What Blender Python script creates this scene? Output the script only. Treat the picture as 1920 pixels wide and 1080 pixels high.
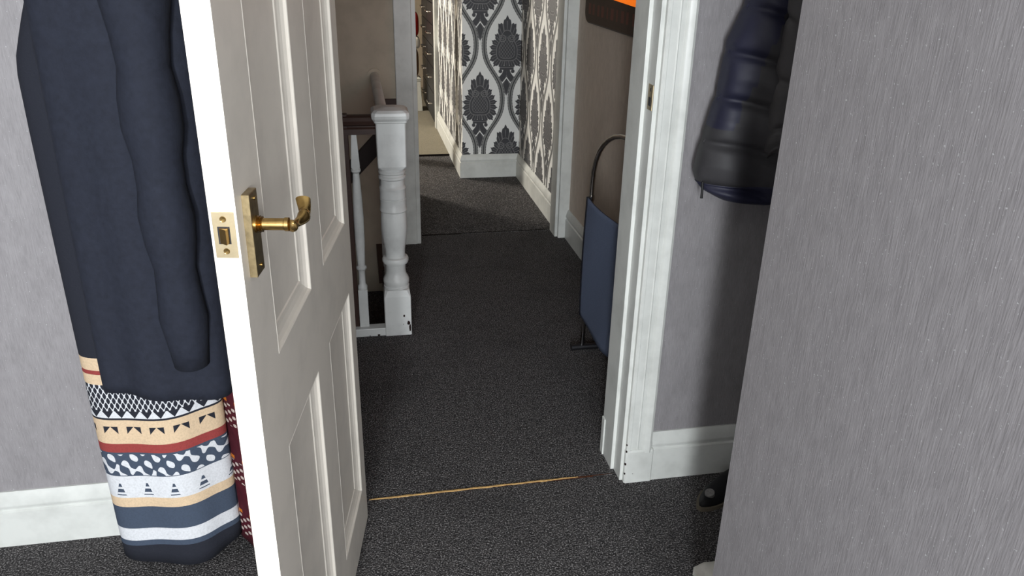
import bpy, bmesh, math, random
from mathutils import Vector, Matrix
random.seed(7)
for o in list(bpy.data.objects): bpy.data.objects.remove(o, do_unlink=True)
scene = bpy.context.scene
COL = scene.collection

# ------------------------------------------------------------------ camera
FPX = 1480.2
RT = Vector((0.98211204, -0.18715721, 0.02069081))
DN = Vector((-0.05548262, -0.39263621, -0.91801878))
FW = Vector((0.17993779, 0.90044932, -0.39599672))
cam_d = bpy.data.cameras.new('camera'); cam = bpy.data.objects.new('camera', cam_d); COL.objects.link(cam)
cam_d.sensor_width = 36.0; cam_d.sensor_fit = 'HORIZONTAL'; cam_d.lens = FPX / 1920 * 36; cam_d.clip_start = 0.02
mw = Matrix.Identity(4)
for i in range(3):
    mw[i][0] = RT[i]; mw[i][1] = -DN[i]; mw[i][2] = -FW[i]
mw[0][3], mw[1][3], mw[2][3] = 0.0, 0.0, 1.42
cam.matrix_world = mw
scene.camera = cam

# ------------------------------------------------------------------ world, lights, exposure
w = bpy.data.worlds.new('sky'); scene.world = w; w.use_nodes = True
w.node_tree.nodes['Background'].inputs[0].default_value = (0.75, 0.86, 1.0, 1)
w.node_tree.nodes['Background'].inputs[1].default_value = 1.0
def area(name, loc, target, sx, sy, power, col):
    d = bpy.data.lights.new(name, 'AREA'); d.shape = 'RECTANGLE'; d.size = sx; d.size_y = sy; d.energy = power; d.color = col
    o = bpy.data.objects.new(name, d); COL.objects.link(o); o.location = loc
    o.rotation_euler = (Vector(target) - Vector(loc)).to_track_quat('-Z', 'Z').to_euler()
    return o
area('bedroom_window_offscreen', (-0.70, -2.33, 1.45), (-0.25, 1.2, 0.95), 0.22, 1.15, 134, (0.93, 0.97, 1.0))
area('side_room_window_offscreen', (-1.75, 6.75, 1.55), (0.6, 4.6, 0.3), 0.45, 1.1, 165, (1.0, 0.93, 0.82))
area('bedroom_wide_fill_offscreen', (0.20, -2.33, 1.5), (0.0, 1.0, 0.9), 1.35, 1.1, 84, (0.95, 0.98, 1.0))  # broad fill light added at the unseen window to lift shaded faces
vs = scene.view_settings
vs.view_transform = 'Standard'; vs.look = 'None'; vs.gamma = 1.0; vs.use_curve_mapping = False; vs.exposure = 0.0
scene.display_settings.display_device = 'sRGB'
scene.cycles.max_bounces = 10; scene.cycles.diffuse_bounces = 6
scene.cycles.sample_clamp_indirect = 6.0

# ------------------------------------------------------------------ node expressions
def lin(c):
    return tuple(((v/255)/12.92 if v/255 <= .04045 else ((v/255+.055)/1.055)**2.4) for v in c) + (1.0,)
class N:
    """scalar node expression"""
    def __init__(s, t, sock): s.t, s.s = t, sock
    def m(s, op, *o, clamp=False):
        n = s.t.nodes.new('ShaderNodeMath'); n.operation = op; n.use_clamp = clamp
        for i, v in enumerate((s,) + o):
            if isinstance(v, N): s.t.links.new(v.s, n.inputs[i])
            else: n.inputs[i].default_value = float(v)
        return N(s.t, n.outputs[0])
    def __add__(s, o): return s.m('ADD', o)
    __radd__ = __add__
    def __mul__(s, o): return s.m('MULTIPLY', o)
    __rmul__ = __mul__
    def __sub__(s, o): return s.m('SUBTRACT', o)
    def __rsub__(s, o): return (s * -1.0) + o
    def __truediv__(s, o): return s.m('DIVIDE', o)
    def __neg__(s): return s * -1.0
    def abs(s): return s.m('ABSOLUTE')
    def sin(s): return s.m('SINE')
    def cos(s): return s.m('COSINE')
    def fract(s): return s.m('FRACT')
    def floor(s): return s.m('FLOOR')
    def min(s, o): return s.m('MINIMUM', o)
    def max(s, o): return s.m('MAXIMUM', o)
    def pow(s, o): return s.m('POWER', o)
    def sqrt(s): return s.m('SQRT')
    def atan2(s, o): return s.m('ARCTAN2', o)
    def mod(s, o): return s.m('FLOORED_MODULO', o)
    def lt(s, o): return s.m('LESS_THAN', o)
    def gt(s, o): return s.m('GREATER_THAN', o)
    def inv(s): return 1.0 - s
    def soft(s, o, e):            # 1 where s < o, soft over e
        return ((s * -1.0 + o) / e + 0.5).m('ADD', 0.0, clamp=True)
def mix_f(a, b, f): return a + (b - a) * f

class Mat:
    def __init__(s, name, rough=.6, metal=0.0, spec=.4):
        s.m = bpy.data.materials.new(name); s.m.use_nodes = True; s.t = s.m.node_tree
        s.b = s.t.nodes['Principled BSDF']
        s.b.inputs['Roughness'].default_value = rough; s.b.inputs['Metallic'].default_value = metal
        s.b.inputs['Specular IOR Level'].default_value = spec
        g = s.t.nodes.new('ShaderNodeNewGeometry'); s.geo = g
        tc = s.t.nodes.new('ShaderNodeTexCoord'); s.obj = tc.outputs['Object']
        sp = s.t.nodes.new('ShaderNodeSeparateXYZ'); s.t.links.new(s.obj, sp.inputs[0])
        s.x, s.y, s.z = (N(s.t, sp.outputs[i]) for i in range(3))
    def const(s, v):
        n = s.t.nodes.new('ShaderNodeValue'); n.outputs[0].default_value = v; return N(s.t, n.outputs[0])
    def noise(s, scale, detail=3, rough=.5, stretch=(1, 1, 1), off=0):
        mp = s.t.nodes.new('ShaderNodeMapping'); mp.inputs['Scale'].default_value = stretch; mp.inputs['Location'].default_value = (off, off, off)
        s.t.links.new(s.obj, mp.inputs['Vector'])
        n = s.t.nodes.new('ShaderNodeTexNoise'); n.inputs['Scale'].default_value = scale; n.inputs['Detail'].default_value = detail
        n.inputs['Roughness'].default_value = rough; s.t.links.new(mp.outputs[0], n.inputs['Vector'])
        return N(s.t, n.outputs['Fac'])
    def voronoi(s, scale, feature='F1', stretch=(1, 1, 1), out='Distance'):
        mp = s.t.nodes.new('ShaderNodeMapping'); mp.inputs['Scale'].default_value = stretch
        s.t.links.new(s.obj, mp.inputs['Vector'])
        n = s.t.nodes.new('ShaderNodeTexVoronoi'); n.feature = feature; n.inputs['Scale'].default_value = scale
        s.t.links.new(mp.outputs[0], n.inputs['Vector'])
        return N(s.t, n.outputs[out])
    def rgb(s, c):
        n = s.t.nodes.new('ShaderNodeRGB'); n.outputs[0].default_value = lin(c); return n.outputs[0]
    def mix(s, a, b, f):
        n = s.t.nodes.new('ShaderNodeMix'); n.data_type = 'RGBA'; n.clamp_factor = True
        for idx, v in ((6, a), (7, b)):
            if isinstance(v, tuple): n.inputs[idx].default_value = lin(v)
            else: s.t.links.new(v, n.inputs[idx])
        if isinstance(f, N): s.t.links.new(f.s, n.inputs[0])
        else: n.inputs[0].default_value = f
        return n.outputs[2]
    def color(s, c):
        if isinstance(c, tuple): s.b.inputs['Base Color'].default_value = lin(c)
        else: s.t.links.new(c, s.b.inputs['Base Color'])
        return s
    def rough(s, f): s.t.links.new(f.s, s.b.inputs['Roughness']); return s
    def bump(s, h, strength=.5, dist=.002):
        n = s.t.nodes.new('ShaderNodeBump'); n.inputs['Strength'].default_value = strength; n.inputs['Distance'].default_value = dist
        s.t.links.new(h.s, n.inputs['Height']); s.t.links.new(n.outputs[0], s.b.inputs['Normal']); return s

M = {}
def paint(name, c, rough=.38, grime=.06, brush=(1, 1, .05)):
    a = Mat(name, rough, 0, .45)
    n = a.noise(9, 4, .6); n2 = a.noise(160, 2, .5, brush)
    dark = tuple(int(v * (1 - grime * 2.2)) for v in c)
    a.color(a.mix(c, dark, ((n - .45) * 2.5).m('ADD', 0, clamp=True))); a.bump(n2 + n * .6, .12, .001)
    M[name] = a.m; return a
paint('white_gloss', (208, 210, 206)); paint('door_paint', (234, 227, 216), .42, .035)
paint('newel_paint', (214, 215, 213), .4, .07)
paint('cream_wall', (186, 174, 156), .8, .05, (1, 1, 1)); paint('ceiling_white', (232, 230, 224), .9)
def wallpaper(name, base, hi):
    a = Mat(name, .62, 0, .35)
    st = a.noise(420, 2, .6, (1, 1, .08)); bl = a.noise(38, 4, .65, (1, 1, .45)); spk = a.noise(260, 1, .5, off=3)
    c = a.mix(base, hi, ((st - .5) * 1.6 + (bl - .5) * 1.2 + .35).m('ADD', 0, clamp=True))
    c = a.mix(c, (205, 205, 208), spk.soft(.735, .03).inv() * .55)
    a.color(c); a.bump(st * .6 + bl * .7, .45, .0016); M[name] = a.m
wallpaper('grey_wallpaper', (128, 125, 127), (150, 147, 149))
wallpaper('beige_wallpaper', (186, 172, 158), (212, 198, 184))
def carpet(name, dark, mid, lightc):
    a = Mat(name, .95, 0, .1)
    v = a.voronoi(190); n = a.noise(250, 2, .6); big = a.noise(3.2, 3, .55); mid_n = a.noise(45, 3, .6)
    t = ((n - .5) * 2.4 + (mid_n - .5) * .9 + (v - .3) * -.5 + .45).m('ADD', 0, clamp=True)
    c = a.mix(dark, mid, t); c = a.mix(c, lightc, n.soft(.585, .05).inv() * .58)
    c = a.mix(c, dark, ((big - .5) * 1.6).m('ADD', 0, clamp=True))
    a.color(c); a.bump(v * -1.0 + n * 1.1, .8, .003); M[name] = a.m
carpet('charcoal_carpet', (47, 46, 47), (98, 95, 95), (172, 169, 169))
carpet('pale_carpet', (122, 116, 102), (146, 140, 124), (168, 162, 146))

def damask(name, axis, u0):
    """printed damask: ogee bands with a pineapple leaf motif in each cell"""
    a = Mat(name, .55, 0, .4)
    U, V, V0 = .344, .682, .512
    u = (a.x if axis == 'x' else a.y) - u0; v = a.z - V0
    ua = (u + U/2).mod(U) - U/2; va = (v + V/2).mod(V) - V/2
    ub = u.mod(U) - U/2; vb = v.mod(V) - V/2
    ph = va * (2*math.pi/V); c = ph.cos(); c = c * (1.22 - .22 * c * c)
    bnd = c * .0605 + .086
    slope = (ph.sin() * .0605 * 2*math.pi/V).abs()
    d = (ua.abs() - bnd) / (slope * slope + 1.0).sqrt()        # + outside cell A
    inA = d.lt(0.0)
    lu = mix_f(ub, ua, inA).abs(); lv = mix_f(vb, va, inA); dd = d.abs()
    # leaf head
    lv = lv + .030
    r = (lu * lu + lv * lv).sqrt() + 1e-5; th = lu.atan2(lv)
    cs = lv / r; sn = lu / r
    R = cs.max(0.0).pow(9.0) * .090 + .110 + cs.min(0.0).pow(2.0) * (sn * sn) * .080
    k = th * (9.0 / math.pi) + .5
    lobe = (k.fract() - .5).abs() * 2.0
    fine = ((th * (27 / math.pi) + .5).fract() - .5).abs() * 2.0
    Rl = R * (1.05 - lobe * .17 - fine * .05)
    head = r.soft(Rl, .003)
    vein = lobe.soft(.86, .10).inv() * r.soft(R * .60, .004).inv()
    vein2 = lobe.soft(.10, .08) * r.soft(R * .64, .004).inv() * r.soft(R * .88, .004) * .7
    ring1 = ((r - R * .60).abs()).soft(.0022, .0018)
    ring2 = ((r - R * .46).abs()).soft(.0016, .0016) * (lv.soft(.05, .01))
    sx = lu - .030; sy = lv - .070; sr = (sx * sx + sy * sy).sqrt()
    scroll = ((sr - .020).abs()).soft(.0022, .0018).max(((sr - .009).abs()).soft(.0018, .0016))
    lat = ((lu * 170 + lv * 130).sin() * (lu * 170 - lv * 130).sin()).abs().soft(.18, .1) * r.soft(R * .43, .004)
    inner = ring1.max(ring2).max(scroll).max(lat * .8).max(vein).max(vein2) * head
    # plinth, flared neck and pointed tail under the head
    bars = lu.soft(.046, .004) * ((lv + .110).abs()).soft(.013, .003)
    barline = lu.soft(.044, .004) * ((lv + .108).abs()).soft(.0018, .002)
    fl = ((lv * -1.0 - .118) / .06).max(0.0); neck = lu.soft(fl * fl * .040 + .022, .004) * ((lv + .155).abs()).soft(.042, .004)
    curl = (((lu - .040) * (lu - .040) + (lv + .132) * (lv + .132)).sqrt()).soft(.012, .003)
    tailw = (1.0 - (lv + .220).abs() / .066).max(0.0) * .042
    tail = lu.soft(tailw, .004) * lv.soft(-.13, .004)
    chev = ((lu * 1.25 + lv + .172).abs()).soft(.0048, .003) * lu.soft(.040, .004)
    tailin = ((lu - tailw * .5).abs()).soft(.0018, .0016) * tail * .8
    motif = head.max(bars).max(neck).max(curl).max(tail) * (1.0 - chev)
    light = inner.max(barline).max(tailin)
    # band
    band = dd.soft(.0160, .0025)
    core = dd.soft(.0036, .002)
    dash = ((lv * 330).sin() * .5 + .5) * ((dd - .0135).abs()).soft(.0022, .002)
    rim = ((dd - .0072).abs()).soft(.0012, .0015)
    gl = a.noise(700, 1, .5); wear = a.noise(24, 3, .6)
    white = a.mix((238, 239, 237), (220, 221, 219), gl)
    col = a.mix(white, (124, 125, 124), band)
    col = a.mix(col, (50, 51, 54), core.max(dash * .9)); col = a.mix(col, (150, 150, 148), rim * .55)
    dk = a.mix((46, 46, 50), (68, 68, 73), gl)
    col = a.mix(col, dk, motif * band.inv().max(head)); col = a.mix(col, (122, 122, 122), light * motif * .9)
    a.color(col); a.bump(motif * .6 + band * .3 + gl * .15, .3, .001)
    M[name] = a.m
damask('damask_back', 'x', .781); damask('damask_right', 'y', 5.106 - .092 - .02); damask('damask_left', 'y', 5.106 + .112)

def simple(name, c, rough=.5, metal=0, spec=.4, var=.0, scale=40, bump=0, stretch=(1, 1, 1)):
    a = Mat(name, rough, metal, spec); n = a.noise(scale, 3, .6, stretch)
    dk = tuple(int(v * (1 - var)) for v in c)
    a.color(a.mix(c, dk, n))
    if bump: a.bump(n, bump, .002)
    M[name] = a.m; return a
simple('brass', (214, 178, 112), .22, 1, .5, .25, 120, .05); simple('worn_brass', (190, 170, 130), .35, 1, .5, .45, 90, .1)
simple('latch_steel', (200, 184, 150), .38, .9, .5, .12, 90)
simple('chrome', (205, 200, 195), .14, 1, .5, .05); simple('dark_steel', (60, 60, 64), .4, .8, .5, .1)
simple('brown_wood', (70, 46, 38), .5, 0, .4, .35, 30, .15, (1, 1, 8)); simple('dark_brown', (48, 34, 32), .5, 0, .4, .3, 30, .1)
simple('chip_dark', (42, 24, 22), .8, 0, .2, .4); simple('tan_jute', (226, 184, 122), .9, 0, .1, .45, 160, .5)
simple('dark_seam', (30, 26, 24), .95, 0, .05, .3); simple('rust_seam', (96, 60, 44), .95, 0, .05, .4, 90)
simple('black_lacquer', (24, 24, 27), .45, 0, .5, .15); simple('black_edge', (22, 22, 24), .5)
simple('red_cloth', (150, 32, 26), .8, 0, .2, .3, 60, .3); simple('brown_cloth', (104, 78, 58), .85, 0, .2, .3, 60, .3)
simple('white_cloth', (205, 200, 192), .85, 0, .2, .12, 60, .3); simple('white_plastic', (205, 206, 198), .4, 0, .4, .08)
simple('navy_cloth', (40, 44, 56), .85, 0, .2, .35, 80, .4); simple('grey_denim', (62, 70, 82), .88, 0, .2, .3, 160, .5)
a = simple('sling_cloth', (98, 108, 131), .85, 0, .2, .22, 300, .4)
a = simple('nylon_black', (60, 59, 62), .62, 0, .35, .25, 30, .25); a = simple('nylon_navy', (38, 39, 60), .55, 0, .4, .25, 30, .2)
simple('nylon_grey', (72, 70, 72), .65, 0, .35, .2, 30, .25)
simple('shoe_black', (24, 24, 26), .6, 0, .3, .3, 120, .3); simple('shoe_badge', (150, 148, 146), .55, 0, .4, .6, 190)
simple('shoe_sole', (112, 104, 90), .7, 0, .3, .2); simple('shoe_white', (222, 220, 212), .6, 0, .3, .08, 90, .2)
simple('glass_frame', (235, 235, 232), .4)

def nordic():
    a = Mat('nordic_cloth', .9, 0, .15)
    z = a.z; x = a.x; gl = a.noise(220, 2, .6)
    def zone(lo, hi): return z.gt(lo) * z.lt(hi)
    tri = lambda p, ph=0.0: (((x + ph) / p).fract() - .5).abs() * 2.0
    cream = (206, 182, 152); ink = (38, 40, 48); red = (142, 62, 60); slate = (66, 76, 92); wht = (206, 208, 212)
    col = a.mix(ink, ink, 0.0)
    # lattice band
    lat = ((x * 260 + z * 130).sin() * (x * 260 - z * 130).sin()).abs().soft(.22, .15)
    col = a.mix(col, wht, lat * zone(.47, .535))
    col = a.mix(col, wht, (tri(.028) * .020).gt(z - .452) * zone(.452, .47))
    col = a.mix(col, cream, zone(.535, .60)); col = a.mix(col, red, zone(.56, .57))
    col = a.mix(col, cream, zone(.385, .447)); col = a.mix(col, ink, (tri(.05) * -.030 + .430).lt(z) * z.lt(.430) * z.gt(.40) * tri(.05).lt(.62))
    col = a.mix(col, red, zone(.362, .385)); col = a.mix(col, slate, zone(.10, .362))
    col = a.mix(col, wht, zone(.30, .357) * ((x * 120).sin() * (z * 190).cos() + (x * 260 + z * 100).sin() * .6).gt(.25))
    col = a.mix(col, wht, zone(.235, .298)); tree = tri(.06, .01).lt((z - .285) * -9.0) * zone(.245, .285)
    col = a.mix(col, slate, tree * ((z * 420).sin().gt(-.35))); col = a.mix(col, cream, zone(.212, .238))
    col = a.mix(col, wht, ((x + .335) * 1.3 + .1).lt(.13) * zone(.115, .15) )
    a.color(a.mix(col, (30, 32, 38), (gl - .4) * .5)); a.bump(gl, .4, .002); M['nordic_cloth'] = a.m
nordic()
def maroon():
    a = Mat('maroon_cloth', .85, 0, .2); x, z = a.x, a.z
    rep = ((z - .06) / .16).fract()
    pat = ((x * 300).sin() * (z * 300).cos()).gt(.3) * rep.lt(.38)
    n = a.noise(60, 3)
    c = a.mix((84, 24, 36), (54, 16, 26), n); c = a.mix(c, (190, 178, 170), pat); c = a.mix(c, (186, 108, 34), rep.gt(.40) * rep.lt(.46) * (x * 160).sin().gt(0.0))
    a.color(c); a.bump(n, .3, .002); M['maroon_cloth'] = a.m
maroon()
def plaque_mat():
    a = Mat('plaque_print', .55, 0, .4); y, z = a.y, a.z
    n = a.noise(30, 4, .6)
    c = a.mix((78, 62, 54), (56, 44, 38), n)
    strip = ((y * 95).sin() + (y * 41).sin() * .6).gt(.15) * z.gt(1.155) * z.lt(1.20) * y.gt(2.9) * y.lt(3.62)
    c = a.mix(c, (116, 62, 54), strip * .75); a.color(c); M['plaque_print'] = a.m
plaque_mat()
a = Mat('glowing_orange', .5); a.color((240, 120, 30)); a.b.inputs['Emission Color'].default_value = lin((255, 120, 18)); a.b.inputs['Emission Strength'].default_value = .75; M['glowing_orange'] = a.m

# ------------------------------------------------------------------ mesh helpers
class MB:
    def __init__(s): s.v, s.f = [], []
    def add(s, v, f):
        b = len(s.v); s.v += [tuple(p) for p in v]; s.f += [tuple(i + b for i in q) for q in f]; return s
    def box(s, x0, x1, y0, y1, z0, z1):
        return s.add([(x0,y0,z0),(x1,y0,z0),(x1,y1,z0),(x0,y1,z0),(x0,y0,z1),(x1,y0,z1),(x1,y1,z1),(x0,y1,z1)],
                     [(0,3,2,1),(4,5,6,7),(0,1,5,4),(1,2,6,5),(2,3,7,6),(3,0,4,7)])
    def loft(s, rings, closed=True, caps=True):
        n = len(rings[0]); v = [p for r in rings for p in r]; f = []
        for i in range(len(rings)-1):
            for j in range(n if closed else n-1):
                k = (j+1) % n; f.append((i*n+j, i*n+k, (i+1)*n+k, (i+1)*n+j))
        if caps and closed: f.append(tuple(range(n))[::-1]); f.append(tuple((len(rings)-1)*n + j for j in range(n)))
        return s.add(v, f)
    def extrude(s, prof, axis, a0, a1, fn):
        """prof list of 2-D points; fn(p, t) -> 3-D"""
        return s.loft([[fn(p, a0) for p in prof], [fn(p, a1) for p in prof]])
    def lathe(s, prof, c=(0,0,0), n=24):
        rings = [[(c[0]+r*math.cos(2*math.pi*j/n), c[1]+r*math.sin(2*math.pi*j/n), c[2]+z) for j in range(n)] for r, z in prof]
        return s.loft(rings)
    def tube(s, pts, r, n=12):
        pts = [Vector(p) for p in pts]; rings = []; up = None
        for i, p in enumerate(pts):
            t = (pts[min(i+1, len(pts)-1)] - pts[max(i-1, 0)]).normalized()
            if up is None: up = t.orthogonal().normalized()
            up = (up - t * up.dot(t)).normalized(); sd = t.cross(up); rr = r[i] if isinstance(r, (list, tuple)) else r
            rings.append([p + (up*math.cos(2*math.pi*j/n) + sd*math.sin(2*math.pi*j/n))*rr for j in range(n)])
        return s.loft(rings)
    def grid(s, fn, nu, nv):
        v = [fn(i/nu, j/nv) for i in range(nu+1) for j in range(nv+1)]
        f = [(i*(nv+1)+j, (i+1)*(nv+1)+j, (i+1)*(nv+1)+j+1, i*(nv+1)+j+1) for i in range(nu) for j in range(nv)]
        return s.add(v, f)
    def build(s, name, mat, parent=None, smooth=False, bevel=0, solid=0, angle=None, loc=None):
        me = bpy.data.meshes.new(name); me.from_pydata(s.v, [], s.f); me.update()
        bm = bmesh.new(); bm.from_mesh(me); bmesh.ops.recalc_face_normals(bm, faces=bm.faces); bm.to_mesh(me); bm.free()
        me.materials.append(M[mat])
        if smooth or angle: me.polygons.foreach_set('use_smooth', [True]*len(me.polygons))
        if angle: me.set_sharp_from_angle(angle=math.radians(angle))
        o = bpy.data.objects.new(name, me); COL.objects.link(o)
        if parent is not None: o.parent = parent
        if solid:
            md = o.modifiers.new('thickness', 'SOLIDIFY'); md.thickness = solid; md.offset = 0
        if bevel:
            md = o.modifiers.new('edge', 'BEVEL'); md.width = bevel; md.segments = 2; md.limit_method = 'ANGLE'; md.angle_limit = math.radians(40)
        return o
def empty(name, loc=(0,0,0), rz=0, parent=None):
    o = bpy.data.objects.new(name, None); COL.objects.link(o); o.location = loc; o.rotation_euler = (0,0,rz); o.empty_display_size = .05
    if parent is not None: o.parent = parent
    return o
def tag(o, label, cat, group=None):
    o['label'] = label; o['category'] = cat
    if group: o['group'] = group
    return o
def struct(o, label):
    o['kind'] = 'structure'; o['label'] = label; return o
def B(*a): return MB().box(*a)

# ------------------------------------------------------------------ floors
struct(B(-1.15, 1.40, -2.4, 1.822, -.12, 0).build('floor', 'charcoal_carpet'), 'charcoal carpet of the bedroom in front of the door threshold')
LX = .075                                                  # landing edge beside the stairwell
lf = MB().box(-1.45, 1.10, 1.826, 2.835, -.12, 0).box(LX, 1.10, 2.835, 3.985, -.12, 0)
struct(lf.build('floor_landing', 'charcoal_carpet'), 'charcoal carpet of the landing between threshold and far frame')
struct(B(-.60, 1.10, 3.988, 5.715, -.12, .002).build('floor_passage', 'charcoal_carpet'), 'charcoal carpet beyond the far white frame')
struct(B(-1.9, 1.40, 5.715, 8.75, -.12, .008).build('floor_far_room', 'pale_carpet'), 'pale beige carpet of the far room')
# tan jute line in the gap between the carpets, frayed, dying away towards the right jamb
def seam(name, x0, x1, hw, mat, z, amp, n=60, yc=1.824):
    mb = MB(); rings = []
    for i in range(n+1):
        t = i/n; x = x0 + (x1-x0)*t; k = hw*(.55+.45*random.random())*min(1, 14*t+.15, 6*(1-t)+.12); y = yc + amp*math.sin(i*.7)*random.random() + (x-.25)*.012
        rings.append([(x, y-k, z-.004), (x, y+k, z-.004), (x, y+k*.8, z+.0016), (x, y-k*.8, z+.0016)])
    return mb.loft(rings).build(name, mat)
s1 = struct(seam('trim_1', -.028, .575, .0036, 'tan_jute', .001, .001), 'frayed tan jute edge showing in the carpet joint at the threshold')
s2 = struct(seam('trim_2', .10, .68, .0045, 'rust_seam', -.0012, .001), 'rusty brown backing in the carpet joint by the right jamb')
struct(seam('trim_3', .30, 1.01, .003, 'dark_seam', .0022, .001, yc=3.987), 'thin dark joint between the two landing carpets')
struct(B(.30, .668, 5.706, 5.724, -.002, .012).build('trim_4', 'dark_seam'), 'dark edge strip where the pale carpet begins')

# ------------------------------------------------------------------ walls and ceiling
HC = 2.42
DX0, DX1, DH = -.045, .693, 2.0                            # bedroom doorway
wf = MB().box(-1.15, DX0, 1.80, 1.945, 0, HC).box(DX1, 1.40, 1.80, 1.945, 0, HC).box(DX0, DX1, 1.80, 1.945, DH, HC)
struct(wf.build('wall_front', 'grey_wallpaper'), 'grey textured wallpaper on the bedroom wall around the doorway')
CX, CY = .634, 1.10                                        # chimney breast corner
struct(B(CX, 1.5, -.75, CY, 0, HC).build('wall_right', 'grey_wallpaper'), 'grey textured wallpaper on the jutting wall beside the coat')
struct(B(1.40, 1.52, -2.5, 1.945, 0, HC).build('wall_alcove', 'grey_wallpaper'), 'grey wallpaper at the back of the alcove with the coat')
struct(B(-1.27, -1.15, -2.5, 1.945, 0, HC).build('wall_left', 'grey_wallpaper'), 'grey wallpaper wall behind the open door')
wb = MB().box(-1.15, -.98, -2.52, -2.4, 0, HC).box(.92, 1.40, -2.52, -2.4, 0, HC).box(-.98, .92, -2.52, -2.4, 0, .85).box(-.98, .92, -2.52, -2.4, 2.1, HC)
struct(wb.build('wall_back', 'grey_wallpaper'), 'bedroom wall with the window')
win = empty('window_1', (0, -2.46, 0)); struct(win, 'white framed bedroom window')
for x0, x1, z0, z1 in ((-.98, .92, .85, .90), (-.98, .92, 2.05, 2.1), (-.98, -.93, .9, 2.05), (.87, .92, .9, 2.05), (-.42, -.37, .9, 2.05), (.30, .35, .9, 2.05)):
    B(x0, x1, -.03, .03, z0, z1).build('window_frame', 'glass_frame', win)
w2 = empty('window_2', (-1.80, 6.75, 0)); struct(w2, 'white framed window of the side room')
for y0, y1, z0, z1 in ((-.5, .5, .92, .98), (-.5, .5, 2.12, 2.18), (-.5, -.44, .98, 2.12), (.44, .5, .98, 2.12)):
    B(-.005, .035, y0, y1, z0, z1).build('window_frame', 'glass_frame', w2)
struct(B(-1.27, 1.52, -2.52, 1.945, HC, HC+.1).build('ceiling', 'ceiling_white'), 'white bedroom ceiling')
struct(B(-1.9, 1.6, 1.945, 8.9, HC, HC+.1).build('ceiling_landing', 'ceiling_white'), 'white ceiling over landing and far room')
struct(B(1.069, 1.19, 1.945, 3.99, -.12, HC).build('wall_landing_right', 'beige_wallpaper'), 'beige textured wallpaper on the landing wall with the wooden sign')
struct(B(1.044, 1.19, 3.99, 5.106, -.12, HC).build('wall_passage_right', 'damask_right'), 'black and white damask wallpaper between far frame and corner')
bk = B(.668, 1.19, 5.106, 5.3, -.12, HC).build('wall_passage_end', 'damask_back'); struct(bk, 'black and white damask wallpaper facing the doorway')
struct(B(.6665, .80, 5.1065, 6.66, -.12, HC).build('wall_passage_left', 'damask_left'), 'damask wallpaper running on towards the far room')
struct(B(-1.57, -1.45, 1.945, 3.99, -2.6, HC).build('wall_landing_left', 'cream_wall'), 'cream wall at the end of the landing')
# stairwell: wall across, lower walls
struct(B(-1.45, .262, 3.88, 4.0, -2.6, HC).build('wall_stairwell', 'cream_wall'), 'plain cream wall behind the stairwell')
struct(B(-1.45, 1.1, 2.70, 2.835, -2.6, -.12).build('wall_stairwell_front', 'cream_wall'), 'cream stairwell wall below the landing')
struct(B(LX+.012, .25, 2.835, 3.88, -2.6, -.12).build('wall_stairwell_side', 'cream_wall'), 'cream stairwell wall under the landing edge')
wl = MB().box(.18, .288, 4.0, 4.80, 0, HC).box(.18, .288, 4.80, 5.62, 2.0, HC).box(.18, .288, 5.62, 5.72, 0, HC)
struct(wl.build('wall_passage_side', 'cream_wall'), 'cream wall opposite the damask wallpaper')
struct(MB().box(-1.9, -1.8, 4.0, 8.9, 0, HC).box(-1.9, 1.5, 8.75, 8.9, 0, HC).box(1.28, 1.4, 5.3, 8.75, 0, HC).build('wall_far_room', 'cream_wall'), 'cream walls of the far room')
struct(B(-1.8, -.6, 3.99, 5.715, -.12, 0).build('floor_side_room', 'pale_carpet'), 'pale carpet of the side room')

# stair treads going down to the left
SZ = -.255
stair = empty('staircase', (0, 0, -2.6)); tag(stair, 'carpeted stairs dropping away behind the white balusters', 'stairs')
for i in range(5):
    x1 = LX + .012 - i*.24 if i else LX + .012; x0 = LX - .34 - (i-1)*.24 if i else LX - .34
    if i: x1 = LX - .34 - (i-1)*.24; x0 = x1 - .24
    t = B(x0+(.0 if i == 4 else 0), x1-(.004 if i == 0 else 0), 2.838, 3.877, 0, 2.6 + SZ - i*.19).build('tread', 'charcoal_carpet', stair, bevel=.01)
fa = B(LX-.018, LX+.02, 3.52, 3.879, -.065, .004).build('trim_5', 'brown_wood'); struct(fa, 'brown wooden nosing along the landing edge')

# ------------------------------------------------------------------ baseboards
BB = [(0,0),(.018,0),(.018,.103),(.0125,.107),(.0125,.111),(.0165,.117),(.0165,.124),(.0125,.136),(.0085,.149),(.004,.156),(0,.156)]
def bb(name, mat, label, kind, a0, a1, base, m0=0, m1=0):
    """kind: direction the board faces; m0,m1 mitre signs at the ends"""
    f = {'-y': lambda p, t, m: (t + m*p[0], base - p[0], p[1]), '-x': lambda p, t, m: (base - p[0], t + m*p[0], p[1]), '+x': lambda p, t, m: (base + p[0], t + m*p[0], p[1])}[kind]
    mb = MB().loft([[f(p, a0, m0) for p in BB], [f(p, a1, m1) for p in BB]])
    return struct(mb.build(name, mat, angle=35), label)
bb('baseboard_front', 'white_gloss', 'white moulded baseboard under the coat', '-y', .776, 1.40, 1.80)
bb('baseboard_landing_right', 'white_gloss', 'white moulded baseboard below the wooden sign', '-x', 1.945, 3.86, 1.069)
bb('baseboard_passage_right', 'white_gloss', 'white moulded baseboard between far frame and corner', '-x', 3.99, 5.106, 1.044, 0, -1)
bb('baseboard_passage_end', 'white_gloss', 'white moulded baseboard below the damask facing the doorway', '-y', .668, 1.044, 5.106, -1, -1)
bb('baseboard_passage_left', 'white_gloss', 'white moulded baseboard running on towards the far room', '-x', 5.106, 6.62, .6665, -1, 0)
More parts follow.
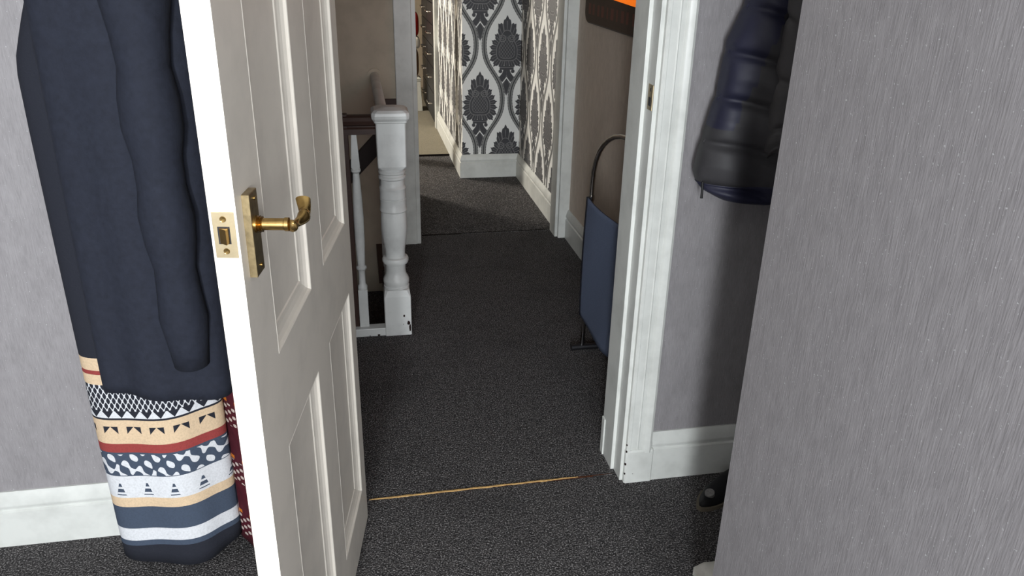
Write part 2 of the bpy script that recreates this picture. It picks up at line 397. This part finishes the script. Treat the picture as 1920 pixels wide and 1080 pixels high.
bb('baseboard_left_front', 'white_gloss', 'white moulded baseboard behind the open door', '-y', -1.15, -.125, 1.80)

# ------------------------------------------------------------------ bedroom door frame
fr = empty('door_2', (0, 0, 0)); struct(fr, 'white door frame with moulded casing around the bedroom doorway')
# right jamb: rebate face x=.693, stop face x=.681
B(.690, .706, 1.795, 1.95, 0, DH).build('jamb', 'white_gloss', fr, bevel=.001)
B(.6805, .6915, 1.850, 1.948, .0, DH).build('door_stop', 'white_gloss', fr, bevel=.0015)
B(.6765, .6815, 1.925, 1.9495, .0, .125).build('kick_block', 'white_gloss', fr, bevel=.002)
CP = [(0,0),(0,-.017),(.003,-.020),(.010,-.020),(.012,-.016),(.030,-.0155),(.033,-.0175),(.036,-.0155),(.046,-.015),(.049,-.019),(.054,-.022),(.066,-.024),(.073,-.020),(.076,-.012),(.076,0)]
def casing(x, sgn, z0, z1, y=1.80):
    mb = MB().loft([[(x + sgn*p[0], y + p[1], z) for p in CP] for z in (z0, z1)])
    return mb.build('casing', 'white_gloss', fr, angle=30)
casing(.700, 1, .10, DH + .07)
# plinth that runs into the baseboard
MB().loft([[(.6985, 1.80, z), (.6985, 1.783, z), (.703, 1.778, z), (.778, 1.778, z), (.781, 1.7815, z), (.781, 1.80, z)] for z in (0, .104)] + [[(.700, 1.80, .110), (.700, 1.785, .110), (.704, 1.782, .110), (.777, 1.782, .110), (.779, 1.784, .110), (.779, 1.80, .110)]]).build('plinth', 'white_gloss', fr, angle=30)
for (x, z, s) in ((.699, .105, .0022), (.6985, .062, .0028), (.699, .030, .0022), (.6988, .128, .0016), (.722, .03, .0012)):
    B(x-.0012 if x < .7 else x, x+s, 1.7772 if x > .7 else 1.7795, 1.784, z, z+s*2.2).build('paint_chip', 'chip_dark', fr)
# left jamb and casing, head
B(DX0-.012, DX0+.004, 1.795, 1.95, 0, DH).build('jamb', 'white_gloss', fr, bevel=.001)
casing(DX0-.006, -1, 0, DH+.07)
B(DX0, .706, 1.795, 1.95, DH-.012, DH+.004).build('jamb', 'white_gloss', fr, bevel=.001)
B(DX0-.08, .776, 1.778, 1.80, DH, DH+.075).build('casing', 'white_gloss', fr, bevel=.003)
kp = B(.6885, .6905, 1.800, 1.832, 1.068, 1.128).build('keep_plate', 'latch_steel', fr, bevel=.0006); kp['label'] = 'small steel keep plate on the jamb'
B(.6878, .6892, 1.808, 1.824, 1.078, 1.098).build('keep_hole', 'dark_steel', kp)
B(.6878, .6892, 1.812, 1.818, 1.112, 1.120).build('screw_hole', 'dark_steel', kp)

# ------------------------------------------------------------------ open door
th = 0.155664804
dv = Vector((math.sin(th), math.cos(th), 0))
door = empty('door_1', (-.0327, 1.7439, .008)); struct(door, 'off-white panelled bedroom door standing open')
door.rotation_euler = (0, 0, math.atan2(-dv.y, -dv.x))
W, T, DHH = .779, -.034, 1.972
XS = [0, .060, .308, .420, .662, W]; ZS = [0, .129, .683, .846, 1.85, DHH]
leaf = MB()
for i in range(5):
    if i in (0, 2, 4): leaf.box(XS[i], XS[i+1], T, 0, 0, DHH)
for j in range(5):
    if j in (0, 2, 4):
        leaf.box(XS[1], XS[2], T, 0, ZS[j], ZS[j+1]); leaf.box(XS[3], XS[4], T, 0, ZS[j], ZS[j+1])
leaf.build('door_leaf', 'door_paint', door)
for i in (1, 3):
    for j in (1, 3):
        x0, x1, z0, z1 = XS[i], XS[i+1], ZS[j], ZS[j+1]
        mb = MB()
        steps = [(0, .0), (.0015, .0006), (.0035, -.0005), (.006, -.0045), (.012, -.0085), (.020, -.0110), (.028, -.0120), (.030, -.0140)]
        def rect(o, yy): return [(x0+o, yy, z0+o), (x1-o, yy, z0+o), (x1-o, yy, z1-o), (x0+o, yy, z1-o)]
        mb.loft([rect(o, d) for o, d in steps], caps=False)
        n = len(mb.v) - 4; mb.f.append((n, n+1, n+2, n+3))
        rings = [rect(0, 0), rect(0, -.0335), rect(.024, -.024)]; base = len(mb.v)
        mb.loft(rings, caps=False); n = len(mb.v) - 4; mb.f.append((n, n+1, n+2, n+3))
        mb.build('door_panel', 'door_paint', door, bevel=0)
# lever handle
lev = empty('lever_handle', (.735, 0, 1.064), parent=door); lev['label'] = 'brass lever handle on a small rectangular plate'
B(-.0175, .0175, -.001, .010, -.056, .056).build('back_plate', 'worn_brass', lev, bevel=.0012)
B(.0166, .0182, .0, .0095, -.0555, .0555).build('plate_edge', 'worn_brass', lev)
for z in (-.046, .046): MB().tube([(-.004, .009, z), (-.004, .0112, z)], .0028, 10).build('screw', 'brass', lev, angle=40)
MB().tube([(0, .009, .012), (0, .012, .012), (0, .0125, .012), (0, .0155, .012), (0, .016, .012), (0, .0185, .012), (0, .019, .012), (0, .046, .012), (0, .047, .012), (0, .052, .012)],
          [.0115, .0115, .009, .0115, .0085, .0105, .0080, .0080, .0092, .0092], 20).build('stem', 'brass', lev, angle=40)
def lever_pt(t):
    x = .0065 - .070*t; z = .012 - .007*math.sin(t*math.pi*1.05) + .004*t*t
    y = .058 - .004*math.sin(t*math.pi*2)
    return x, y, z
rings = []
for i in range(25):
    t = i/24; x, y, z = lever_pt(t)
    if t > .74: z += .010*((t-.74)/.26)**2
    hw = .0095 - .0035*math.sin(min(1, t/.75)*math.pi) if t < .75 else .0072 + .003*((t-.75)/.25)
    hh = .0105 - .0050*math.sin(min(1, t/.75)*math.pi) if t < .75 else .0085 - .004*((t-.75)/.25)
    k_ = min(1, .35 + (t/.09)**.5*.65); hw *= k_; hh *= k_
    rings.append([(x, y + hw*math.cos(a), z + hh*math.sin(a)) for a in [2*math.pi*k/16 for k in range(16)]])
MB().loft(rings).build('lever', 'brass', lev, angle=50)
# latch plate on the door edge
lp = B(W-.0005, W+.0012, -.0305, -.0030, 1.046, 1.106).build('latch_plate', 'latch_steel', door, bevel=.0004); lp['label'] = 'brass latch plate on the door edge'
for z in (1.055, 1.097): 
    MB().tube([(W+.001, -.0170, z), (W+.0022, -.0170, z), (W+.0016, -.0170, z)], [.0042, .0036, .0015], 14).build('screw', 'brass', lp, angle=40)
MB().loft([[(W, -.0235, z), (W+.004, -.0225, z), (W+.011, -.0125, z), (W, -.0110, z)] for z in (1.066, 1.086)]).build('latch_bolt', 'brass', lp, bevel=.0008)
B(W, W+.0015, -.0250, -.0098, 1.0645, 1.0875).build('bolt_socket', 'dark_steel', lp)
for z in (.18, 1.75): MB().tube([(-.004, -.030, z), (-.004, -.030, z+.09)], .005, 12).build('hinge', 'worn_brass', door, angle=40)

# ------------------------------------------------------------------ balustrade
bal = empty('stair_balustrade', (.113, 2.877, 0)); tag(bal, 'white turned newel post with balusters and brown handrail at the stair head', 'banister')
def ring_sq(h, z, ch=.0): 
    c = ch
    return [(-h, -h+c, z), (-h+c, -h, z), (h-c, -h, z), (h, -h+c, z), (h, h-c, z), (h-c, h, z), (-h+c, h, z), (-h, h-c, z)]
def newel():
    o = empty('newel_post', parent=bal); o.parent = bal
    MB().loft([ring_sq(.0515, 0, .003), ring_sq(.0515, .165, .003), ring_sq(.0475, .192, .012)]).build('post_base', 'newel_paint', o, bevel=.0015)
    pr = [(.040,.188),(.049,.193),(.0495,.199),(.046,.2015),(.046,.2045),(.0495,.212),(.050,.224),(.047,.234),(.040,.246),(.0375,.262),(.0375,.283),(.0385,.290),(.0475,.294),(.0505,.302),(.0505,.309),(.0475,.316),(.039,.320),(.0375,.328),(.0385,.350),
          (.043,.380),(.0475,.412),(.0490,.440),(.0490,.470),(.0478,.492),(.0465,.497),(.0465,.501),(.0510,.505),(.0510,.511),(.0480,.515),(.0480,.545),(.0490,.549),(.0470,.551),(.0490,.555),(.0480,.560),(.0480,.586),(.0500,.592),(.0470,.597),(.0435,.602),(.0440,.625),(.0505,.630),(.0505,.637),(.0455,.641),(.0455,.646),(.0500,.650),(.0500,.656),(.0465,.660),(.047,.682)]
    MB().lathe(pr, n=40).build('turned_shaft', 'newel_paint', o, angle=40)
    MB().loft([ring_sq(.0475, .668, .012), ring_sq(.0515, .680, .004), ring_sq(.0530, .842, .004)]).build('post_top', 'newel_paint', o, bevel=.0015)
    MB().loft([ring_sq(.0535, .838, .004), ring_sq(.058, .842, .004), ring_sq(.058, .846, .004), ring_sq(.0655, .856, .010), ring_sq(.0672, .866, .012), ring_sq(.0655, .876, .012), ring_sq(.056, .884, .012), ring_sq(.02, .892, .008)]).build('cap', 'newel_paint', o, bevel=.002)
    for x, z, a, b in ((.023, .085, .0045, .0055), (.0395, .052, .006, .0095), (.0445, .032, .0048, .016), (.019, .048, .0016, .0022)):
        n = 9; pts = [(x + a*(.7+.5*random.random())*math.cos(2*math.pi*k/n), z + b*(.7+.5*random.random())*math.sin(2*math.pi*k/n)) for k in range(n)]
        MB().loft([[(min(px, .0512), -.0514, pz) for px, pz in pts], [(min(px, .0512), -.0520, pz) for px, pz in pts]]).build('paint_chip', 'chip_dark', o)
    return o
newel()
def baluster_mesh():
    mb = MB(); h = .018
    mb.loft([ring_sq(h, .0, .001), ring_sq(h, .165, .001)])
    mb.lathe([(.016,.163),(.0185,.170),(.0185,.178),(.013,.186),(.0125,.235),(.0145,.245),(.020,.250),(.020,.258),(.0145,.263),(.0150,.275),(.0185,.36),(.0190,.46),(.0170,.54),(.0135,.60),(.0120,.625),(.018,.632),(.018,.640),(.012,.646)], n=16)
    mb.loft([ring_sq(h-.004, .642, .004), ring_sq(h-.002, .65, .001), ring_sq(h-.009, .775, .001)])
    return mb
b0 = baluster_mesh().build('baluster', 'newel_paint', bal, angle=40); b0.location = (-.131, -.005, .026)
for i in range(1, 9):
    c = b0.copy(); COL.objects.link(c); c.location = (-.131 - .135*i, -.005, .026)
for i in range(6):
    c = b0.copy(); COL.objects.link(c); c.location = (-.012, .14 + .14*i, .0)
B(-1.56, -.050, -.046, .000, 0, .034).build('base_rail', 'newel_paint', bal, bevel=.003)
for x, k in ((-.083, .006), (-.115, .003)): B(x, x+k*1.6, -.0466, -.044, .002, .002+k).build('paint_chip', 'chip_dark', bal)
RP = [(-.020,0),(.020,0),(.020,.020),(.014,.026),(.014,.030),(.026,.036),(.030,.050),(.024,.062),(.010,.068),(-.010,.068),(-.024,.062),(-.030,.050),(-.026,.036),(-.014,.030),(-.014,.026),(-.020,.020)]
r = MB().loft([[(x, -.002 + p[0], .794 + p[1]) for p in RP] for x in (-1.56, -.050)]).build('handrail', 'brown_wood', bal, angle=40); r['label'] = 'dark brown moulded handrail'
r2 = MB().tube([(-.024, .045, .848), (-.024, .30, .848), (-.024, .60, .848), (-.024, .985, .848), (-.024, 1.003, .848)], .0215, 20).build('handrail', 'newel_paint', bal, angle=50); r2['label'] = 'round white handrail running to the stairwell wall'
MB().tube([(-.024, .994, .848), (-.024, 1.0035, .848)], .036, 24).build('rail_rose', 'cream_wall', bal, angle=50)
B(-.186, -.150, -.018, .018, .0, .866).build('end_post', 'brown_wood', bal, bevel=.003)

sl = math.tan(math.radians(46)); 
sb = MB(); X0, X1 = -1.30, .16  # dark brown strip sloping down to the left across the stairwell wall
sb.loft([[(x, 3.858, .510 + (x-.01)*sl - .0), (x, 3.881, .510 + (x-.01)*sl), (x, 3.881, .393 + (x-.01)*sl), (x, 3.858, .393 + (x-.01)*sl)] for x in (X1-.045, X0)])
tag(sb.build('sloping_dark_strip', 'dark_brown', bevel=.003), 'dark sloping strip along the cream stairwell wall', 'handrail')
wb_ = B(.112, .188, 3.862, 3.881, .698, .742).build('wooden_block', 'brown_wood', bevel=.002); tag(wb_, 'small dark brown wooden block on wall beside the far frame', 'block')

# ------------------------------------------------------------------ far frame
ff = empty('door_3', (0, 0, 0)); struct(ff, 'white door frame across the landing before the damask wallpaper')
B(1.014, 1.070, 3.856, 3.882, 0, 2.02).build('casing', 'white_gloss', ff, bevel=.003)
B(1.000, 1.046, 3.878, 3.992, 0, 2.0).build('jamb', 'white_gloss', ff, bevel=.003)
B(.186, .268, 3.858, 3.882, -.0, 2.02).build('casing', 'white_gloss', ff, bevel=.004)
B(.262, .288, 3.866, 3.90, 0, 2.0).build('door_stop', 'white_gloss', ff, bevel=.002)
B(.262, .2895, 3.90, 4.034, 0, 2.0).build('jamb', 'white_gloss', ff, bevel=.002)
B(.18, 1.07, 3.86, 4.0, 2.0, 2.08).build('frame_head', 'white_gloss', ff, bevel=.003)
# end of the papered wall: white frame of the far room
f4 = empty('door_4', (0, 0, 0)); struct(f4, 'white door frame at the entrance of the far room')
B(.640, .690, 6.61, 6.70, 0, 2.05).build('jamb', 'white_gloss', f4, bevel=.003)
B(.30, .69, 6.61, 6.70, 2.05, 2.12).build('frame_head', 'white_gloss', f4, bevel=.003)

# ------------------------------------------------------------------ wooden sign on the landing wall
sg = empty('wall_sign', (1.062, 3.2, 1.115)); tag(sg, 'dark brown wooden wall sign with dim red lettering and orange glow', 'sign')
def rrect(y0, y1, z0, z1, rad, x):
    out = []
    for cy, cz, a0 in ((y1-rad, z1-rad, 0), (y0+rad, z1-rad, 90), (y0+rad, z0+rad, 180), (y1-rad, z0+rad, 270)):
        for k in range(7):
            a = math.radians(a0 + 15*k); out.append((x, cy + rad*math.cos(a), cz + rad*math.sin(a)))
    return out
sbm = MB().loft([rrect(2.55, 3.665, 1.115, 1.70, .05, 1.070), rrect(2.55, 3.665, 1.115, 1.70, .05, 1.046), rrect(2.556, 3.659, 1.121, 1.694, .046, 1.041)])
so = sbm.build('sign_board', 'plaque_print'); so.parent = sg; so.matrix_parent_inverse = Matrix.Translation((-1.062, -3.2, -1.115))
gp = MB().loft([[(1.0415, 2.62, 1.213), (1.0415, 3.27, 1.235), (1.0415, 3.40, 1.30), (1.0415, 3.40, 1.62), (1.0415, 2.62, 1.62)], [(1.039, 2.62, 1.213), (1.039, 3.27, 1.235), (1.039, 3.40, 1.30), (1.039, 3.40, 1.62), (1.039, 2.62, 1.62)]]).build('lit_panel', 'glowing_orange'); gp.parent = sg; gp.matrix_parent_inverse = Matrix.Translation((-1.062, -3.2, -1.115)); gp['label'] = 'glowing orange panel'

# ------------------------------------------------------------------ chrome hoop stand with cloth
A_ = Vector((.800, 2.600)); e = Vector((.12, -.993)).normalized(); LEN = .52
st = empty('towel_stand', (A_.x, A_.y, 0)); tag(st, 'chrome hoop stand with a blue-grey cloth panel beside the doorway', 'stand')
def P2(t, z, off=0): q = e*t*LEN; return (q.x + off*e.y, q.y - off*e.x, z)
pts = [P2(0, .012), P2(0, .2), P2(0, .45), P2(0, .62)]
for k in range(17):
    a = math.pi*k/16; pts.append(P2(.5 - .5*math.cos(a), .655 + .222*math.sin(a)**.9))
pts += [P2(1, .62), P2(1, .45), P2(1, .2), P2(1, .012)]
MB().tube(pts, .0085, 14).build('hoop', 'chrome', st, smooth=True)
for t in (0, 1):
    q = P2(t, 0); MB().tube([(q[0]-.042, q[1], .014), (q[0]+.15, q[1], .014)], .012, 12).build('foot', 'dark_steel', st, angle=40)
    MB().tube([(q[0]-.043, q[1], .014), (q[0]-.037, q[1], .014)], .0135, 12).build('foot_cap', 'dark_steel', st, angle=40)
def cloth(u, v):
    t = -.012 + 1.024*u; bow = .022*math.sin(math.pi*u)*(.3+.7*v); z = .612 - .462*v - .015*math.sin(math.pi*u)*(1-v) + .03*u*v*0 - .02*v*(1-abs(2*u-1))
    return P2(t - .012*v, z, .013 + bow + .004*math.sin(9*u+3*v))
MB().grid(cloth, 24, 24).build('cloth_panel', 'sling_cloth', st, smooth=True, solid=.006)
for t in (0, 1): MB().tube([P2(t, .600), P2(t, .618)], .0115, 14).build('clamp', 'chrome', st, angle=40)

# ------------------------------------------------------------------ coat on the alcove wall
coat = empty('padded_coat', (1.0, 1.70, .86)); tag(coat, 'black and navy quilted coat hanging on the grey bedroom wall', 'coat')
hw_tab = [(1.60,.05),(1.55,.07),(1.47,.13),(1.40,.15),(1.33,.145),(1.285,.160),(1.24,.180),(1.18,.186),(1.13,.190),(1.06,.206),(1.0,.220),(.944,.228),(.920,.222),(.900,.200),(.882,.165),(.870,.110),(.866,.06)]
def tab(tb, z):
    for (z1, a), (z0, b) in zip(tb, tb[1:]):
        if z0 <= z <= z1: t = (z-z0)/(z1-z0); return b + (a-b)*t
    return tb[-1][1] if z < tb[-1][0] else tb[0][1]
def groove(q, p=.10, w_=.009): 
    f = ((q/p) % 1.0 - .5)*p; return math.exp(-(f/w_)**2)
def coat_ring(z, n=96, grow=0.0):
    hw = tab(hw_tab, z); ring = []
    dep = .062 + .020*math.sin(max(0, min(1, (1.6-z)/.7))*math.pi*.9); dep *= min(1, (hw/.15))**.6
    for k in range(n):
        a = 2*math.pi*k/n; ca, sa = math.cos(a), math.sin(a)
        x = hw*math.copysign(abs(ca)**.8, ca)
        q = z + .30*x + .02*math.sin(14*x)
        g = groove(q); pf = math.sin(((q/.10) % 1.0 - .5)*math.pi + math.pi/2)
        y = dep*math.copysign(abs(sa)**.75, sa) - (.006*(1-pf) )*(sa < 0) + .017*g*(sa < 0) + .009*math.sin(x*44 + z*13)*(sa < 0)*abs(sa)
        ring.append((x*(1 - .018*g) + grow*ca, min(y + grow*sa, .083), z - .86))
    return ring
zs = [.915 + (1.60-.915)*i/120 for i in range(121)]
cb = MB().loft([coat_ring(z) for z in zs]).build('coat_body', 'nylon_black', coat, smooth=True)
cb.data.materials.append(M['nylon_navy'])                  # navy side panel
for pl_ in cb.data.polygons:
    c_ = pl_.center
    if c_.z > .19 and c_.x < -tab(hw_tab, c_.z + .86) + .035 + .03*min(1, (c_.z-.19)/.2): pl_.material_index = 1
MB().loft([coat_ring(.866 + .054*i/14, grow=.002) for i in range(15)]).build('hem', 'nylon_navy', coat, smooth=True)
rings = []
for i in range(90):
    t = i/89; zc = .70 - .56*t; cx = -.055 + .035*t + .012*math.sin(t*5); cyy = -.070 - .018*math.sin(t*math.pi)
    rx = .074*(1 - .12*t) if t < .97 else .055; ry = .036; ring = []
    for k in range(36):
        a = 2*math.pi*k/36; q = zc + .45*rx*math.cos(a); g = groove(q, .115, .008)
        m_ = 1 - .10*g + .03*math.sin(3*a + 9*t)
        ring.append((cx + rx*math.cos(a)*m_, cyy + ry*math.sin(a)*(1 - .30*g), zc + .018*math.sin(a*2+t*6)*t))
    rings.append(ring)
MB().loft(rings).build('sleeve', 'nylon_grey', coat, smooth=True)
MB().tube([(-.214, -.02, .065), (-.214, -.022, .045), (-.2135, -.022, .026)], [.003, .003, .0035], 8).build('zip_pull', 'black_edge', coat, angle=50)
hk = empty('coat_hook', (1.0, 1.80, 1.62)); tag(hk, 'metal coat hook on the wall above the quilted coat', 'hook')
B(-.015, .015, -.006, .002, -.04, .04).build('back_plate', 'dark_steel', hk, bevel=.001)
MB().tube([(0, -.004, .0), (0, -.045, -.035), (0, -.075, -.035), (0, -.095, -.005), (0, -.10, .02)], .006, 10).build('hook_arm', 'dark_steel', hk, smooth=True)
MB().tube([(0, -.075+.0, -.029), (.02, -.085, -.06), (.0, -.10, -.075), (-.02, -.085, -.06), (0, -.075, -.029)], .003, 8).build('hanging_loop', 'nylon_black', coat, smooth=True).matrix_parent_inverse = Matrix.Translation((0, .1, .76))

# ------------------------------------------------------------------ shoes by the jutting wall
def shoe(name, loc, rz, L, wd, ht, upper, sole, label, badge):
    o = empty(name, loc, rz); tag(o, label, 'shoe')
    def sec(t, grow, z0, z1, n=20, flat=.0):
        # t: 0 toe .. 1 heel
        half = wd*(math.sin(min(1, t*3.0)*math.pi/2)**.6)*(1 - .28*max(0, t-.35)/.65) if t < .9 else wd*.72*max(.05, 1-((t-.9)/.1)**2)**.5
        return max(half, .004) + grow
    rings = []
    for i in range(31):
        t = .0 + i/30; half = sec(t, 0, 0, 0); h = ht*(.42 + .58*min(1, max(0, (t-.12)/.38))**1.2) if t > .06 else ht*(.22 + .20*t/.06)
        x = L*t; rings.append([(x, half*math.cos(a)*(1 if math.sin(a) < .2 else 1), (.009 + (max(0, math.sin(a))**.8)*h)) for a in [math.pi*k/18 for k in range(19)]] )
    MB().loft(rings).build('upper', upper, o, smooth=True)
    out = [( -.006 + (L+.010)*i/30, sec(i/30, .004, 0, 0)) for i in range(31)]
    loop = [(x, y) for x, y in out] + [(x, -y) for x, y in reversed(out)]
    MB().loft([[(x, y, z) for x, y in loop] for z in (0, .003, .009, .011)]).build('sole', sole, o, angle=40)
    if badge:
        q = MB(); n = 20; c = Vector((.040, 0, .010 + ht*.55)); nx = Vector((-.35, 0, .94)).normalized(); tx = Vector((.94, 0, .35)).normalized()
        for rad, dz in ((.0135, .003),): q.loft([[c + tx*rad*math.cos(2*math.pi*k/n) + Vector((0, 1, 0))*rad*math.sin(2*math.pi*k/n) + nx*d for k in range(n)] for d in (-.008, dz)])
        q.build('badge', 'shoe_badge', o, angle=40)
    return o
shoe('black_shoe', (.872, 1.632, 0), math.radians(33), .24, .034, .046, 'shoe_black', 'shoe_sole', 'black shoe with a round grey badge on the carpet under the coat', True)
shoe('white_shoe', (.762, 1.405, 0), math.radians(-28), .25, .040, .06, 'shoe_white', 'shoe_white', 'plain white shoe on the carpet against the jutting wall', False)

# ------------------------------------------------------------------ clothes on hooks behind the door
def garment(name, x0, x1, y, ztop, zbot, mat, label, cat, folds, amp, flare=.0, phase=0, thick=.006, sh=.0):
    cx = (x0+x1)/2; o = empty(name, (0, 0, 0)); tag(o, label, cat)
    def fn(u, v):
        a = 2*math.pi*u; k = .28 + .72*min(1, (v/.16))**.7; hw = (x1-x0)/2*k*(1 + flare*v); f = amp*(.2+.8*v)*math.sin(folds*a + phase + 1.3*math.sin(2*v+phase))
        d = (.035 + .035*min(1, v/.25)) + f
        return (cx + sh*v + (hw + f)*math.cos(a), y + d*math.sin(a), ztop + (zbot-ztop)*v + .012*math.sin(2*a+phase)*v)
    b = MB().grid(fn, 96, 40).build('cloth_body', mat, o, smooth=True, solid=thick)
    return o
g1 = garment('navy_jacket', -.53, -.262, 1.515, 1.50, .585, 'navy_cloth', 'dark navy jacket on a hook behind the open door', 'jacket', 7, .006)
def sleeve(o, x, y, z0, z1, mat, r0=.058, dx=0):
    pts = [(x + dx*i/14, y - .02*math.sin(i/14*3), z0 + (z1-z0)*i/14) for i in range(15)]
    MB().tube(pts, [r0*(1 + .12*math.sin(i*1.7)) * (1-.25*i/14) for i in range(15)], 20).build('sleeve', mat, o, smooth=True)
sleeve(g1, -.345, 1.455, 1.38, .66, 'navy_cloth', .05)
garment('patterned_dress', -.62, -.352, 1.672, 1.42, .05, 'nordic_cloth', 'nordic patterned dress in cream red and slate below the navy jacket', 'dress', 5, .007, phase=1)
garment('maroon_skirt', -.345, -.235, 1.705, 1.30, .03, 'maroon_cloth', 'maroon skirt with orange and white print beside the patterned dress', 'skirt', 4, .004, phase=.6)
for x, z, y1, nm in ((-.396, 1.53, -.31, 'wall hook carrying the navy jacket'), (-.486, 1.47, -.15, 'wall hook carrying the patterned dress'), (-.29, 1.34, -.12, 'wall hook carrying the maroon skirt')):
    h = empty('coat_hook', (x, 1.80, z)); tag(h, 'metal ' + nm, 'hook')
    B(-.015, .015, -.006, .002, -.04, .04).build('back_plate', 'dark_steel', h, bevel=.001)
    MB().tube([(0, -.004, .0), (0, y1*.4, -.03), (0, y1*.8, -.03), (0, y1*.95, -.005), (0, y1, .02)], .006, 10).build('hook_arm', 'dark_steel', h, smooth=True)

# ------------------------------------------------------------------ far room: drawers and odds and ends
dr = empty('drawer_unit', (.645, 6.72, .008)); tag(dr, 'tall black drawer unit with silver handles in the far room', 'drawers')
B(.012, .45, .0, 1.10, .0, 1.75).build('carcass', 'black_edge', dr, bevel=.002)
zz = [.03, .265, .475, .645, .815, .985, 1.155, 1.325, 1.495, 1.735]
for c in range(2):
    for z0, z1 in zip(zz, zz[1:]):
        y0, y1 = .012 + c*.545, .545 + c*.545
        d = B(-.006, .012, y0, y1, z0+.003, z1-.003).build('drawer', 'black_lacquer', dr, bevel=.002)
        zc = (z0+z1)/2 + .01; yc = (y0+y1)/2
        MB().tube([(-.004, yc-.085, zc), (-.030, yc-.085, zc), (-.036, yc-.075, zc), (-.036, yc+.075, zc), (-.030, yc+.085, zc), (-.004, yc+.085, zc)], .0055, 10).build('handle', 'chrome', d, angle=50)
wbin = empty('waste_bin', (.505, 7.50, .008)); tag(wbin, 'white tapered bin standing before the black drawers', 'bin')
def sq(h, z): return [(-h, -h, z), (h, -h, z), (h, h, z), (-h, h, z)]
MB().loft([sq(.092, 0), sq(.078, .27), sq(.083, .272), sq(.083, .288), sq(.074, .288), sq(.085, .012)], caps=True).build('bin_body', 'white_plastic', wbin, bevel=.002)
MB().loft([sq(.084, .284), sq(.086, .292), sq(.07, .300)]).build('lid', 'white_plastic', wbin, bevel=.002)
def soft_box(name, c, s, mat, label, cat):
    o = MB(); 
    def f(u, v):
        a = 2*math.pi*u; b = math.pi*(v-.5); sp_ = lambda x, p: math.copysign(abs(x)**p, x)
        return (c[0] + s[0]*sp_(math.cos(b), .4)*sp_(math.cos(a), .4), c[1] + s[1]*sp_(math.cos(b), .4)*sp_(math.sin(a), .4), c[2] + s[2]*sp_(math.sin(b), .5) + .004*math.sin(5*a))
    return tag(o.grid(f, 32, 16).build(name, mat, smooth=True), label, cat)
soft_box('storage_bag', (.515, 7.52, .434), (.062, .07, .121), 'brown_cloth', 'brown cloth bag stacked on the white bin', 'bag')
soft_box('folded_towel', (.520, 7.50, .612), (.070, .08, .050), 'white_cloth', 'white folded towel on the brown bag', 'towel')
soft_box('red_bag', (.512, 7.50, .772), (.072, .07, .103), 'red_cloth', 'red cloth bag on top of the white towel', 'bag')
